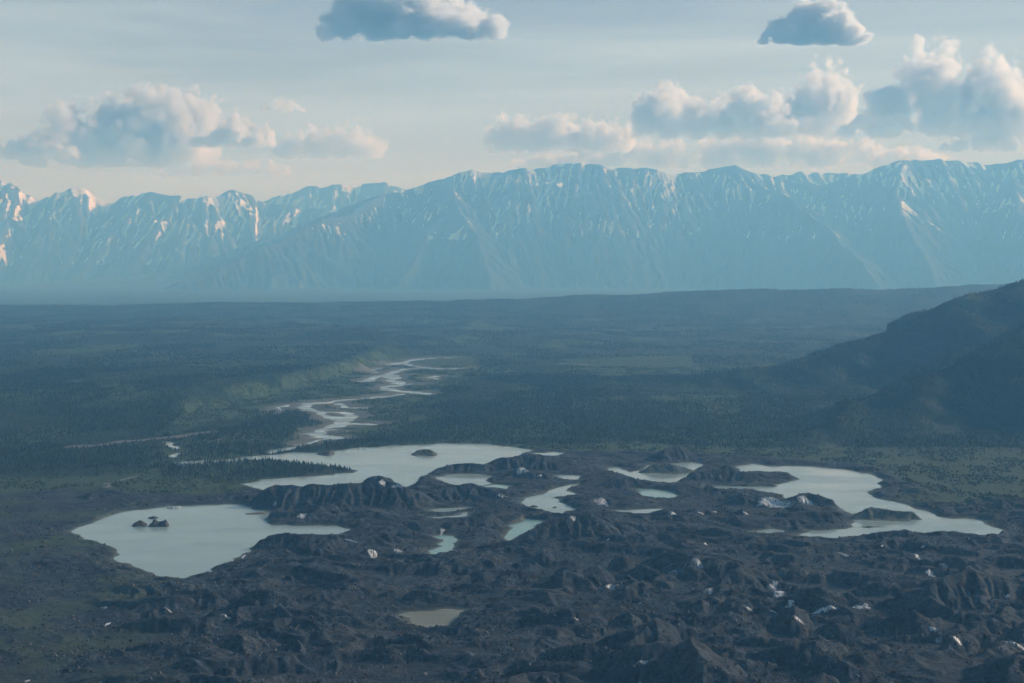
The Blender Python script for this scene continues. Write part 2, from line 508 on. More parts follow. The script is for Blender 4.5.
def ground_material():
    m, nt, out = mat('ground'); b = NB(nt)
    rock = b.ramp(b.noise(0.012, 6, .6), [(.30, (.012, .017, .022)), (.5, (.022, .028, .034)), (.72, (.052, .058, .064))])
    fine = b.ramp(b.noise(0.16, 6, .7), [(.33, .35), (.67, 1.85)])
    mm = b.n('ShaderNodeMix', data_type='RGBA', blend_type='MULTIPLY'); mm.inputs[0].default_value = 1
    b.l(rock, mm.inputs[6]); b.l(fine, mm.inputs[7]); rock = mm.outputs[2]
    grey = b.ramp(b.noise(0.05, 5, .65), [(.52, 0.0), (.72, .7)])
    rock = b.mix(grey, rock, (.088, .098, .106))
    moss = b.ramp(b.noise(0.006, 5, .6), [(.45, 0.0), (.62, 1.0)])
    moss = b.math('MULTIPLY', moss, b.attr('moss'))
    rock = b.mix(moss, rock, (.050, .068, .036))
    green = b.ramp(b.noise(0.018, 6, .65), [(.3, (.009, .018, .012)), (.5, (.014, .026, .015)), (.7, (.030, .045, .024))])
    scrub = b.ramp(b.noise(0.004, 5, .6), [(.35, 0.0), (.65, .5)])
    green = b.mix(scrub, green, (.022, .038, .022))
    meadow_and_glow = b.ramp(b.noise(0.03, 6, .65), [(.3, (.042, .070, .032)), (.7, (.080, .112, .052))])
    green = b.mix(b.attr('meadow_and_glow'), green, meadow_and_glow)
    col = b.mix(b.attr('veg'), rock, green)
    gr = b.ramp(b.noise(0.03, 5, .6), [(.3, (.10, .10, .095)), (.7, (.19, .185, .175))])
    col = b.mix(b.attr('gravel'), col, gr)
    wet = b.attr('wet')
    col = b.mix(wet, col, (.10, .115, .095))
    bmp = b.math('ADD', b.math('MULTIPLY', b.noise(0.35, 6, .7), 1.6), b.math('MULTIPLY', b.noise(0.09, 4, .6), 3.0))
    s = b.bsdf(col, .92, .15, bmp, 1.1, .9)
    b.l(s.outputs[0], out.inputs[0]); return m

def water_material(name, col, rough=.06):
    m, nt, out = mat(name); b = NB(nt)
    tint = b.mix(b.ramp(b.noise(0.008, 4, .6), [(.35, 0.0), (.7, 1.0)]), col, tuple(c * .86 for c in col))
    wav = b.math('ADD', b.noise(0.35, 3, .6), b.math('MULTIPLY', b.noise(0.05, 3, .5), 1.5))
    mpw = b.n('ShaderNodeMapping'); mpw.inputs['Scale'].default_value = (.5, 2.6, 1); b.l(b.pos(), mpw.inputs[0])
    rg = b.ramp(b.noise(0.006, 5, .65, mpw.outputs[0], .4), [(.38, rough * .6), (.62, rough * 4.0)])
    s = b.bsdf(tint, rg, .5, wav, .06, .3)
    s.inputs['IOR'].default_value = 1.333
    b.l(s.outputs[0], out.inputs[0]); return m

def foliage_material(name, c0, c1):
    m, nt, out = mat(name); b = NB(nt)
    col = b.mix(b.attr('tint'), c0, c1)
    s = b.bsdf(col, .8, .15)
    tr = b.n('ShaderNodeBsdfTranslucent'); b.l(col, tr.inputs[0])
    mx = b.n('ShaderNodeMixShader'); mx.inputs[0].default_value = .22
    b.l(s.outputs[0], mx.inputs[1]); b.l(tr.outputs[0], mx.inputs[2])
    b.l(mx.outputs[0], out.inputs[0]); return m

def ice_material(name, dirt):
    m, nt, out = mat(name); b = NB(nt)
    mpi = b.n('ShaderNodeMapping'); mpi.inputs['Scale'].default_value = (1.6, .5, .35); b.l(b.pos(), mpi.inputs[0])
    d = b.ramp(b.math('SUBTRACT', b.noise(0.25, 6, .75, mpi.outputs[0]), b.math('MULTIPLY', b.attr('rim'), .13)), [(.36 - dirt * .02, 1.0), (.52 + dirt * .12, 0.0)])
    col = b.mix(d, (.62, .65, .67), (.055, .058, .060))
    s = b.bsdf(col, .45, .4, b.noise(.6, 5, .65), .8, .8)
    b.l(s.outputs[0], out.inputs[0]); return m

def rock_material(name, c0, c1):
    m, nt, out = mat(name); b = NB(nt)
    col = b.ramp(b.noise(0.25, 6, .7), [(.35, c0), (.68, c1)])
    s = b.bsdf(col, .9, .2, b.noise(.5, 6, .7), 1.2, .9)
    b.l(s.outputs[0], out.inputs[0]); return m

def mountain_material():
    m, nt, out = mat('mountain'); b = NB(nt)
    rock = b.ramp(b.noise(0.0025, 6, .6), [(.3, (.045, .052, .052)), (.7, (.085, .085, .082))])
    green = b.ramp(b.noise(0.0016, 5, .6), [(.3, (.038, .050, .040)), (.7, (.058, .070, .050))])
    col = b.mix(b.attr('veg'), rock, green)
    sn = b.math('ADD', b.attr('snow'), b.math('MULTIPLY', b.math('SUBTRACT', b.noise(0.008, 5, .65), .5), .45))
    sn = b.ramp(sn, [(.46, 0.0), (.58, 1.0)])
    col = b.mix(sn, col, (.92, .93, .93))
    s = b.bsdf(col, .9, .1, b.noise(.01, 6, .7), 30, .6)
    b.l(s.outputs[0], out.inputs[0]); return m

def in_px_poly(px, py, P):
    return poly_sd(px, py, P) < 0
OPEN = [   # light shrub land: no conifers
 [(150,440),(186,413),(230,400),(330,376),(386,356),(470,356),(480,368),(440,392),(392,420),(378,436),(345,440),(300,428),(322,405),(300,398),(270,408),(240,415),(200,428)],
 [(380,446),(450,441.5),(530,446),(640,444),(760,450),(830,448),(830,470),(380,470)],
 [(830,449),(1100,449),(1100,520),(900,520),(860,470)],
 [(100,474),(160,470),(170,500),(90,500)],
 [(-50,478),(100,478),(110,492),(60,520),(-50,520)],
 [(115,482),(180,478),(260,486),(240,500),(150,500)],
 [(560,360),(690,356),(700,374),(600,378)],
]
OPEN = [np.array(p, float) for p in OPEN]

# ------------------------------------------------------------------ meltwater gullies worn into the debris
def erode(Z, cell, batches, drops, steps, g):
    H = (Z / cell).astype(np.float64); nr, nc = H.shape; hf = H.ravel()
    for _ in range(batches):
        px = g.uniform(1, nc - 3, drops); py = g.uniform(1, nr - 3, drops)
        dx = np.zeros(drops); dy = np.zeros(drops); v = np.ones(drops); wt = np.ones(drops); sed = np.zeros(drops); live = np.ones(drops)
        for _s in range(steps):
            ix = px.astype(int); iy = py.astype(int); u = px - ix; w = py - iy; k = iy * nc + ix
            a, b_, c, d = hf[k], hf[k + 1], hf[k + nc], hf[k + nc + 1]
            gx = (b_ - a) * (1 - w) + (d - c) * w; gy = (c - a) * (1 - u) + (d - b_) * u
            h0 = a * (1 - u) * (1 - w) + b_ * u * (1 - w) + c * (1 - u) * w + d * u * w
            dx = dx * .12 - gx * .88; dy = dy * .12 - gy * .88
            l = np.sqrt(dx * dx + dy * dy) + 1e-9; dx /= l; dy /= l
            px = px + dx; py = py + dy
            live = live * ((px > 2) & (px < nc - 4) & (py > 2) & (py < nr - 4))
            px = np.clip(px, 1, nc - 3); py = np.clip(py, 1, nr - 3)
            jx = px.astype(int); jy = py.astype(int); uu = px - jx; ww = py - jy; q = jy * nc + jx
            h1 = hf[q] * (1 - uu) * (1 - ww) + hf[q + 1] * uu * (1 - ww) + hf[q + nc] * (1 - uu) * ww + hf[q + nc + 1] * uu * ww
            dh = h1 - h0
            cap = np.maximum(-dh, .012) * v * wt * 6.0
            amt = np.where(dh > 0, np.minimum(dh, sed), np.where(sed > cap, (sed - cap) * .25, -np.minimum((cap - sed) * .25, np.maximum(-dh, 0))))
            amt = np.clip(amt, -.15, .15) * live
            sed = sed - amt
            for kk, ff in ((k, (1 - u) * (1 - w)), (k + 1, u * (1 - w)), (k + nc, (1 - u) * w), (k + nc + 1, u * w)):
                np.add.at(hf, kk, amt * ff)
            v = np.sqrt(np.maximum(v * v - dh * 4, .01)); wt = wt * .985
    return hf.reshape(nr, nc) * cell

EX, EY, EC = np.arange(-1650.0, 1651.0, 4.0), np.arange(1100.0, 4000.0, 4.0), 4.0
_gx, _gy = np.meshgrid(EX, EY)
_h0 = height(_gx.ravel(), _gy.ravel()).reshape(_gx.shape)
_h1 = erode(_h0, EC, 10, 30000, 34, np.random.default_rng(5))
EROSION = np.clip(_h1 - _h0, -9.0, 5.0)
print('erosion', round(time.time() - T0, 1))

# ------------------------------------------------------------------ ground sheet
GM = ground_material()
az = np.radians(np.concatenate([np.linspace(-52, -24.4, 100), np.linspace(-24, 24, 1230), np.linspace(24.4, 52, 100)]))
r1 = np.concatenate([np.arange(700.0, 1150.0, 12.0), np.arange(1150.0, 4450.0, 3.6)])
r2 = 4450.0 * 1.0031 ** np.arange(1, 800)
r2 = r2[r2 < 46000]
rr = np.concatenate([r1, r2])
AZ, RR = np.meshgrid(az, rr)
X, Y = RR * np.sin(AZ), RR * np.cos(AZ)
xs, ys = X.ravel(), Y.ravel()
hz = np.empty(len(xs)); mor = np.empty(len(xs)); ls = np.empty(len(xs)); rs = np.empty(len(xs))
for a in range(0, len(xs), 400000):
    q = slice(a, a + 400000)
    hz[q], mor[q], ls[q], rs[q] = height(xs[q], ys[q], True)
print('heights', round(time.time() - T0, 1))

STRIPS = [(34, [(70,447.5),(110,444),(150,439.5),(190,435),(212,432)]), (9, [(100,490),(112,482),(135,476)]), (16, [(560,363),(600,366),(640,367)]), (12, [(655,386),(664,386)]), (10,[(648,401),(656,401)]),
          (14, [(60,393),(82,393)]), (12, [(95,391),(128,387)]), (10, [(117,406),(150,404)]), (10, [(216,441),(232,436)]), (18,[(282,412),(276,414)])]
STRIPS = [(w, ground_pt(*zip(*v), 3.0)) for w, v in STRIPS]
def gravel_at(x, y, rs):
    g = 0.75 * sstep(75, 15, rs + 28 * fbm(x / 120.0, y / 120.0, 3, 300))
    wx, wy = warp(x, y, 90.0, 22.0, 320)
    for w, P in STRIPS:
        m = boxmask(x, y, P, w + 40)
        if m.any():
            g[m] = np.maximum(g[m], sstep(w, w * .4, seg_dist(wx[m], wy[m], P)[0]))
    return g
gravel = gravel_at(xs, ys, rs)
pxv = px_of(xs, ys)
# green tint of old debris: left plain and the right flats
rowv = EYE + CAMZ * F / np.maximum(ys, 1)
meadow_and_glow = np.zeros(len(xs))
wxv, wyv = warp(xs, ys, 170.0, 55.0, 610)
pxw = px_of(wxv, wyv); rww = EYE + CAMZ * F / np.maximum(wyv, 1)
for P, am in zip(OPEN, (.75, .75, .55, .6, .7, .7, .6)):
    q = (pxw > P[:, 0].min() - 12) & (pxw < P[:, 0].max() + 12) & (rww > P[:, 1].min() - 8) & (rww < P[:, 1].max() + 8)
    meadow_and_glow[q] = np.maximum(meadow_and_glow[q], am * sstep(2.5, -3.5, poly_sd(pxw[q], rww[q], P)))
meadow_and_glow = np.maximum(meadow_and_glow, .7 * sstep(.1, .45, fbm(xs / 500.0, ys / 800.0, 4, 620)) * (ys < 12000))
meadow_and_glow = np.maximum(meadow_and_glow, .5 * sstep(15500, 17000, ys))  # far plain painted lighter to imitate the misty glow below the mountains
moss = sstep(230, 60, pxv) * .9 + sstep(840, 930, pxv) * sstep(2700, 3000, ys) * 1.1
wet = sstep(16, 0, ls) * .8
ground = mesh_np('ground', np.stack([xs, ys, hz], 1), grid_faces(len(rr), len(az)), GM, True,
                 {'veg': 1 - mor, 'gravel': gravel, 'moss': np.clip(moss, 0, 1), 'wet': wet, 'meadow_and_glow': meadow_and_glow})
tag(ground, 'dark rubble moraine passing into a wooded valley floor', kind='structure')
print('ground', len(xs), round(time.time() - T0, 1))

# ------------------------------------------------------------------ water
WM = water_material('silty_water', (.29, .37, .355))
WT = water_material('turquoise_water', (.19, .34, .315))
WL = water_material('lake_water', (.26, .36, .345))
WB = water_material('muddy_water', (.20, .205, .15), .12)
WR = water_material('river_water', (.27, .33, .32), .10)
LABEL = {'pond_a': 'pale pond just below the dark ridge at the long lake', 'pond_b': 'small thin pond touching the right end of the pond below the long lake',
 'isle_pond': 'curved pond round a dark mound between the two large lakes', 'pond_c': 'smooth oval pond below the curved pond with the mound',
 'pond_d': 'thin sliver of a pond below the smooth oval pond', 'pond_e': 'bright sliver of water off the right tip of the long lake',
 'pond_f': 'small pond above the upper end of the bright ragged pond', 'pond_g': 'narrow slanting pool above the crater pond',
 'pond_h': 'thin murky pool behind the narrow slanting pool', 'slough_a': 'upper of two short sloughs in the woods left of the long lake',
 'slough_b': 'lower of two short sloughs in the woods left of the long lake', 'slough_c': 'narrow inlet above the left arm of the long lake',
 'pond_i': 'low pool left of the dark promontory in the right lake', 'pond_j': 'tiny pool beside the left tip of the curved pond',
 'left': 'pale turquoise lake with dark icebergs beside the bare left shore', 'centre': 'long pale lake with a wooded peninsula and an islet',
 'muddy': 'small olive brown pond between two dark mounds in front', 'right': 'pale lake winding round dark mounds below the wooded hill',
 'braid': 'bright ragged pond with tiny islands in the middle of the moraine', 'wedge': 'wedge shaped turquoise pond in the middle of the moraine',
 'crater': 'small turquoise pond in a steep crater of debris'}
def water_cells(name, sdf, bounds, step, z, mt):
    x0, x1, y0, y1 = bounds
    gx = np.arange(x0, x1 + step, step); gy = np.arange(y0, y1 + step, step)
    GX, GY = np.meshgrid(gx, gy)
    cx, cy = (GX[:-1, :-1] + step / 2).ravel(), (GY[:-1, :-1] + step / 2).ravel()
    keep = sdf(cx, cy)
    f = grid_faces(len(gy), len(gx))[keep]
    u, inv = np.unique(f, return_inverse=True)
    co = np.stack([GX.ravel()[u], GY.ravel()[u], np.full(len(u), z)], 1)
    return mesh_np(name, co, inv.reshape(f.shape), mt)
for k, (key, P) in enumerate(LAKES.items()):
    def sdf(cx, cy, P=P):
        wx, wy = warp(cx, cy, 70.0, 13.0, 400)
        return poly_sd(wx, wy, P) < 14
    b = (P[:, 0].min() - 40, P[:, 0].max() + 40, P[:, 1].min() - 40, P[:, 1].max() + 40)
    o = water_cells('lake' if key in ('left', 'centre', 'right') else 'pond', sdf, b, 7.0, 0.003 * k, {'muddy': WB, 'wedge': WT, 'crater': WT, 'pond_b': WT, 'pond_c': WT, 'left': WL}.get(key, WM))
    tag(o, LABEL.get(key, 'small meltwater pond among the debris mounds'), kind='structure')
allp = np.concatenate([P for _, P in RIVER])
o = water_cells('river', lambda cx, cy: river_sd(cx, cy) < 22, (allp[:, 0].min() - 90, allp[:, 0].max() + 90, allp[:, 1].min() - 90, allp[:, 1].max() + 90), 14.0, -0.02, WR)
tag(o, 'pale braided river running up the valley', kind='structure')
print('water', round(time.time() - T0, 1))

# ------------------------------------------------------------------ ray to the ground for a pixel
HZ = hz.reshape(len(rr), len(az))
def zlook(x, y):
    x = np.asarray(x, float); y = np.asarray(y, float)
    r = np.hypot(x, y); a = np.arctan2(x, y)
    fi = np.clip(np.interp(r, rr, np.arange(len(rr))), 0, len(rr) - 1.001)
    fj = np.clip(np.interp(a, az, np.arange(len(az))), 0, len(az) - 1.001)
    i = fi.astype(int); j = fj.astype(int); u = fi - i; v = fj - j
    return (HZ[i, j] * (1 - u) + HZ[i + 1, j] * u) * (1 - v) + (HZ[i, j + 1] * (1 - u) + HZ[i + 1, j + 1] * u) * v
def hit(px, py):
    dx, dy, dz = [float(v) for v in ray(px, py)]
    t = np.arange(1100.0, 9000.0, 2.0)
    x, y, z = dx * t, dy * t, CAMZ + dz * t
    m = z < 140
    x, y, z, t = x[m], y[m], z[m], t[m]
    g = np.maximum(zlook(x, y), 0.0)
    i = int(np.argmax(z <= g))
    return x[i], y[i], g[i]

# ------------------------------------------------------------------ bare ice showing through the debris
ICE_W = ice_material('clean_ice', 0.0); ICE_D = ice_material('dirty_ice', 1.0)
def blob_radius(a, seed, k=.35):
    v = 1
    for i, q in enumerate((2, 3, 5, 8)):
        v = v + k * math.sin(q * a + seed * (1.7 + i)) / (i + 1.2)
    return np.clip(v, .35, None)

def ice_face(px, py, w, h, seed, dirty=False):
    """a face of bare ice that sits proud of the slope it melts out of"""
    best = None
    for ox in (0, -3, 3, -6, 6):
        for oy in (0, -2, 2, -4, 4):
            q = hit(px + ox, py + oy)
            e = np.array([-7.0, 7.0, 0.0, 0.0]); f = np.array([0.0, 0.0, -7.0, 7.0])
            hh = zlook(q[0] + e, q[1] + f)
            nv = np.array([-(hh[1] - hh[0]) / 14, -(hh[3] - hh[2]) / 14, 1.0]); nv /= np.linalg.norm(nv)
            sc = -nv[1] * 1.2 + .9 * max(0.0, float(nv @ np.array([.80, .46, .37]))) - .02 * (abs(ox) + abs(oy)) - (1.0 if q[2] < .6 else 0)
            if best is None or sc > best[0]: best = (sc, q)
    x0, y0, z0 = best[1]
    mpp = y0 / F
    w, h = w * 1.2, h * 1.15
    rx = w * mpp * .5
    grazing = CAMZ / y0
    # depth that covers h image rows on the slope actually there
    zf, zb = zlook(np.array([x0, x0]), np.array([y0 - 6, y0 + 6]))
    sl = float(np.clip((zb - zf) / 12.0, 0.0, 1.2))
    ry = max(2.5, h * mpp * .5 / (sl + grazing) * 1.0)
    na, nr = 44, 12
    a = np.linspace(0, 2 * np.pi, na, endpoint=False)
    rad = np.array([blob_radius(t, seed) for t in a])
    fr = np.arange(nr + 1) / nr
    f = np.repeat(fr, na)
    for it in range(4):
        cx = (x0 + rx * np.outer(fr, rad * np.cos(a))).ravel()
        cyy = (y0 + ry * np.outer(fr, rad * np.sin(a))).ravel()
        g = zlook(cx, cyy)
        _, rows = proj(cx, cyy, np.maximum(g, 0))
        ry = float(np.clip(ry * np.clip(h / max(rows.max() - rows.min(), .5), .4, 2.0), 1.5, 60))
    jag = np.abs(perlin(cx / (rx * .35 + 1), cyy / (ry * 1.4 + 1), seed)) * min(rx, 7) * .16
    lift = (0.05 * min(h * mpp, 8) + .12 + jag) * (1 - f ** 4) - 0.9 * f ** 8
    co = np.stack([cx, cyy, np.maximum(g, -0.5) + lift], 1)
    fc = []
    for j in range(nr):
        for i in range(na):
            i2 = (i + 1) % na
            fc.append((j * na + i, j * na + i2, (j + 1) * na + i2, (j + 1) * na + i))
    return mesh_np('ice_outcrop', co, np.array(fc), ICE_D if dirty else ICE_W, False, {'rim': f ** 1.5})

ICES = [
 (772,504,27,11,0,'broad white ice cliff at the near shore of the right lake'),
 (806,500,13,11,0,'white ice block on the mound right of the broad ice cliff'),
 (379,481,6,8,0,'white ice patch just under the pointed peak by the long lake'),
 (398,486,10,5,1,'dirty ice shelf to the right of the pointed peak'),
 (526,470,10,7,0,'slanting white ice streak on the mound right of the long lake'),
 (540,474,5,2.5,0,'thin white ice sliver beside the slanting ice streak'),
 (305,519,9,6,1,'dirty ice notch above the finger of the left lake'),
 (275,508,4,6,1,'narrow grey ice chute at the tip above the left lake'),
 (237,553,3.5,5,0,'tiny white ice fleck on the dark point in the left lake'),
 (497,492,6,4,0,'small white ice lump below the twin ponds'),
 (507,494.5,10,3,1,'low pale ice ledge beside the small lump below the twin ponds'),
 (608,503,10,9,1,'grey fluted ice wall above the thin pond in the middle'),
 (673,511,5,6,0,'bright upright ice tooth at the end of the thin pond'),
 (695,510,7,3,1,'faint pinkish ice smear right of the bright upright tooth'),
 (718,512,4,2,0,'white ice crumb between the upright tooth and the broad cliff'),
 (740,512,6,3,0,'small ice scrap left below the broad white cliff'),
 (573,523,8,5,1,'pinkish ice lump right of the wedge shaped pond'),
 (605,540,5,3,0,'small white ice chip on the open slope right of the wedge pond'),
 (709,545,4,3,0,'white ice speck on the ridge crest in mid moraine'),
 (682,568,22,10,1,'ribbed grey ice wall below the mid moraine ridge'),
 (701,564,8,12,1,'tall grey ice fin at the right end of the ribbed wall'),
 (612,588,14,6,1,'dirty ice cap on the brown mound in the middle foreground'),
 (636,604,4,2,0,'tiny white ice bit on the flank of the brown mound'),
 (712,590,8,7,1,'grey ice cone right of the ribbed ice wall'),
 (770,592,10,9,1,'greyish ice slab leaning left of the round white block'),
 (780,594,14,9,0,'long white ice blade running down the front slope'),
 (790,606,10,9,0,'round white ice block under the long blade'),
 (748,610,12,5,1,'cream coloured ice lens left of the round white block'),
 (773,614.5,8,3,0,'thin pale ice strip below the cream lens'),
 (795,622,10,8,1,'dusty ice hump in the front right below the round block'),
 (822,612,24,8,0,'wide bright ice shelf right of the round white block'),
 (862,612,14,6,0,'pale ice wedge at the foot of the dark cone'),
 (846,553,10,4,0,'flat white ice oval alone on the grey slope behind the dark cone'),
 (876,542,3.5,3,0,'bright ice dot on the slope near the right lake'),
 (920,554,5,7,0,'white ice pillar on the right slope'),
 (926,550,6,4,1,'small ice rim beside the white pillar'),
 (930,575,9,8,0,'broken white ice heap in the right slope gully'),
 (947,571,8,5,1,'pale ice scar at the upper end of the gully'),
 (1004,597,5,3,0,'little white ice speck on the right edge slope'),
 (934,630,8,6,0,'upper white ice scrap of the forked ice in the front right'),
 (951,641,7,9,0,'bright ice horn of the forked ice in the front right'),
 (942,645,5,9,1,'grey ice stem of the forked ice in the front right'),
 (1008,640,24,8,1,'ribbed dirty ice wall at the right edge in front'),
 (643,663,22,7,1,'yellowish ice lens in the front centre'),
 (571,624,5,3,0,'white ice fleck on the dark front slope'),
 (107,625,6,5,0,'white ice edge at the lip of the black hollow'),
 (104,612,9,3,1,'pale ice crust above the black hollow'),
 (162,610,10,3,0,'thin white ice strip right of the black hollow'),
 (226,613,11,5,1,'dirty ice knob right of the thin strip in the left foreground'),
 (369,548,8,9,1,'grey fluted ice gully left of the crater pond'),
 (404,553,6,4,0,'small white ice toe beside the crater pond'),
 (350,541.5,11,2.5,0,'long thin ice band behind the finger hill'),
 (445,531,4,7,1,'grey ice chute in the back wall of the crater pond'),
 (27,681,5,3,0,'white ice chip at the bottom left'),
]
ice_objs = []
for k, (px, py, w, h, dirty, label) in enumerate(ICES):
    o = ice_face(px, py, w, h, 13 + k * 7, bool(dirty))
    tag(o, label, 'ice', 'bare ice faces in the moraine'); ice_objs.append(o)
print('ice', round(time.time() - T0, 1))

# ------------------------------------------------------------------ icebergs, islets
BERG = rock_material('debris_iceberg', (.035, .035, .036), (.085, .08, .075))
ISLET = rock_material('islet_soil', (.045, .05, .035), (.10, .10, .075))
def berg(name, px0, px1, base, tops, depth, mt, label, cat, seed, group=None):
    """lump in the water: profile heights (px above the waterline) along its length, rounded in depth"""
    g0 = ground_pt(px0, base); g1 = ground_pt(px1, base)
    L = g1[0] - g0[0]; mpp = g0[1] / F
    nx, ny = 40, 17
    u = np.linspace(0, 1, nx); v = np.linspace(-1, 1, ny)
    U, V = np.meshgrid(u, v)
    tp = np.interp(U, np.linspace(0, 1, len(tops)), np.array(tops) * mpp)
    env = np.clip(1 - (2 * U - 1) ** 6, 0, 1)
    z = tp * np.clip(1 - np.abs(V) ** 1.3, 0, 1) * env
    xx = g0[0] + U * L; yy = g0[1] + depth + V * depth * (0.55 + .45 * env) + depth * .25 * np.sin(U * 5 + seed)
    z = z * (1 + .35 * fbm(xx / 9.0, yy / 9.0, 3, seed)) + .5 * fbm(xx / 4, yy / 4, 2, seed + 4) * (z > .3)
    edge = (np.abs(V) > .99) | (U < .01) | (U > .99)
    z = np.where(edge, -1.5, z + .1)
    o = mesh_np(name, np.stack([xx.ravel(), yy.ravel(), z.ravel()], 1), grid_faces(ny, nx), mt)
    tag(o, label, cat, group); return o
berg('iceberg', 130.5, 145.5, 526.5, [1.5, 3, 4.5, 4, 2.5], 11, BERG, 'low dark debris covered iceberg, left of the pair in the left lake', 'iceberg', 3)
berg('iceberg', 147, 167.5, 527, [2, 4, 6, 3.4, 5, 7.2, 4], 13, BERG, 'larger dark two humped iceberg, right of the pair in the left lake', 'iceberg', 5)
berg('iceberg', 147, 157, 518.8, [1, 1.8, 2, 1], 8, BERG, 'tiny low dark iceberg behind the pair in the left lake', 'iceberg', 8)
berg('ice_floe', 165, 180.5, 508.6, [.8, 1.4, 1.9, 1.7, 1], 8, ice_material('floe_ice', .5), 'flat whitish ice floe at the far shore of the left lake', 'ice floe', 9)
berg('ice_floe', 244, 266, 514.4, [.6, 1, 1.1, 1.3, .9], 7, rock_material('floe_dirt', (.10, .085, .07), (.2, .18, .15)), 'thin brownish floe near the right tip of the left lake', 'ice floe', 10)
berg('islet', 410.5, 437, 456, [1, 2.8, 4.2, 4.6, 4.4, 3, 1], 38, ISLET, 'low dark oval islet in the middle of the long lake', 'islet', 12)
berg('islet', 315, 333, 455.5, [.8, 1.6, 2.8, 3.6, 2], 34, ISLET, 'small wooded islet close to the far shore of the long lake', 'islet', 14)
berg('islet', 530, 538, 507.2, [.7, 1.4, 1], 7, BERG, 'left of two tiny dark islets in the bright ragged pond', 'islet', 15)
berg('islet', 552.5, 557, 508, [.7, 1.3, .8], 6, BERG, 'right of two tiny dark islets in the bright ragged pond', 'islet', 16)

# ------------------------------------------------------------------ loose blocks on the moraine
def rubble(n):
    g = np.random.default_rng(77)
    y = 1230 + 2500 * g.uniform(0, 1, n) ** 1.5; x = y * np.tan(g.uniform(-R(23), R(23), n))
    px = px_of(x, y)
    k = (y < veg_start(px) - 40) & (fbm(x / 120.0, y / 120.0, 3, 901) + g.uniform(-.5, .5, n) > .05)
    x, y = x[k], y[k]; z = zlook(x, y)
    k = z > 1.0
    x, y, z = x[k], y[k], z[k]; n = len(x)
    r = .55 + 1.9 * g.uniform(0, 1, n) ** 5 * (1 + g.uniform(0, .6, n))
    base = np.array([(1,0,0),(0,1,0),(-1,0,0),(0,-1,0),(.45,.4,.9),(-.5,.1,.8),(0,-.45,.95)], float)
    fc = [(0,1,4),(1,2,5),(1,5,4),(2,3,5),(3,0,6),(0,4,6),(4,5,6),(5,3,6)]
    jit = g.uniform(.65, 1.35, (n, 7, 3)); rot = g.uniform(0, 6.28, n); c, q = np.cos(rot)[:, None], np.sin(rot)[:, None]
    bb = base[None] * jit
    co = np.stack([x[:, None] + r[:, None] * (bb[..., 0] * c - bb[..., 1] * q), y[:, None] + r[:, None] * (bb[..., 0] * q + bb[..., 1] * c), z[:, None] - .1 + r[:, None] * bb[..., 2]], 2).reshape(-1, 3)
    f = (np.arange(n)[:, None, None] * 7 + np.array(fc)[None]).reshape(-1, 3)
    m, nt, out = mat('rubble'); b = NB(nt)
    s_ = b.bsdf(b.mix(b.attr('tint'), (.022, .026, .030), (.115, .115, .114)), .9, .2)
    b.l(s_.outputs[0], out.inputs[0])
    o = mesh_np('rubble', co, f, m, False, {'tint': np.repeat(g.uniform(0, 1, n) ** 1.6, 7)})
    tag(o, 'loose grey rock blocks strewn over the dark moraine', kind='stuff')
    print('rubble', n)
rubble(190000)

# ------------------------------------------------------------------ forest
STAND = [  # dense dark stands whatever the noise says
 [(176,458),(200,436),(260,422),(318,410),(330,416),(318,430),(300,440),(262,450),(220,457)],
 [(380,440),(400,428),(480,412),(560,400),(700,404),(740,436),(640,440),(520,439),(440,440)],
 [(185,466),(260,462),(330,469),(250,476),(180,480)],
 [(0,449),(160,449),(172,462),(140,466),(0,476)],
]
STAND = [np.array(p, float) for p in STAND]

def forest_points(n, r0, r1, seed):
    g = np.random.default_rng(seed)
    r = np.sqrt(g.uniform(r0 * r0, r1 * r1, n)); a = g.uniform(-R(26.5), R(26.5), n)
    return r * np.sin(a), r * np.cos(a), g

def conifer_density(x, y, px, py):
    d = sstep(-.28, .22, fbm(x / 420.0, y / 620.0, 4, 500)) * .9 + .08
    for P in OPEN: d = np.where(in_px_poly(px, py, P), d * .06, d)
    hl = height(x, y)
    d = np.where((px > 640) & (hl > 30) & (y < 9000), np.maximum(d, .35 + .6 * sstep(-.25, .25, fbm(x / 190.0, y / 230.0, 3, 555))), d)
    for P in STAND: d = np.where(in_px_poly(px, py, P), .55 + .45 * sstep(-.3, .15, fbm(x / 120.0, y / 200.0, 3, 557)), d)
    return d

def scatter(n, r0, r1, seed, shrubs=False):
    x, y, g = forest_points(n, r0, r1, seed)
    h, mo, l, rv = height(x, y, True)
    px, py = proj(x, y, np.maximum(h - 0, 0) * 0)
    gv = gravel_at(x, y, rv)
    d = conifer_density(x, y, px, py)
    if shrubs: d = np.clip(1.0 - d * .7, 0, 1) * (sstep(-.35, .3, fbm(x / 110.0, y / 150.0, 3, 540)))
    d = d * (1 - sstep(.12, .45, mo)) * (l > 5) * (rv > 8) * (1 - sstep(.15, .5, gv))
    k = g.uniform(0, 1, n) < d
    return x[k], y[k], h[k], g

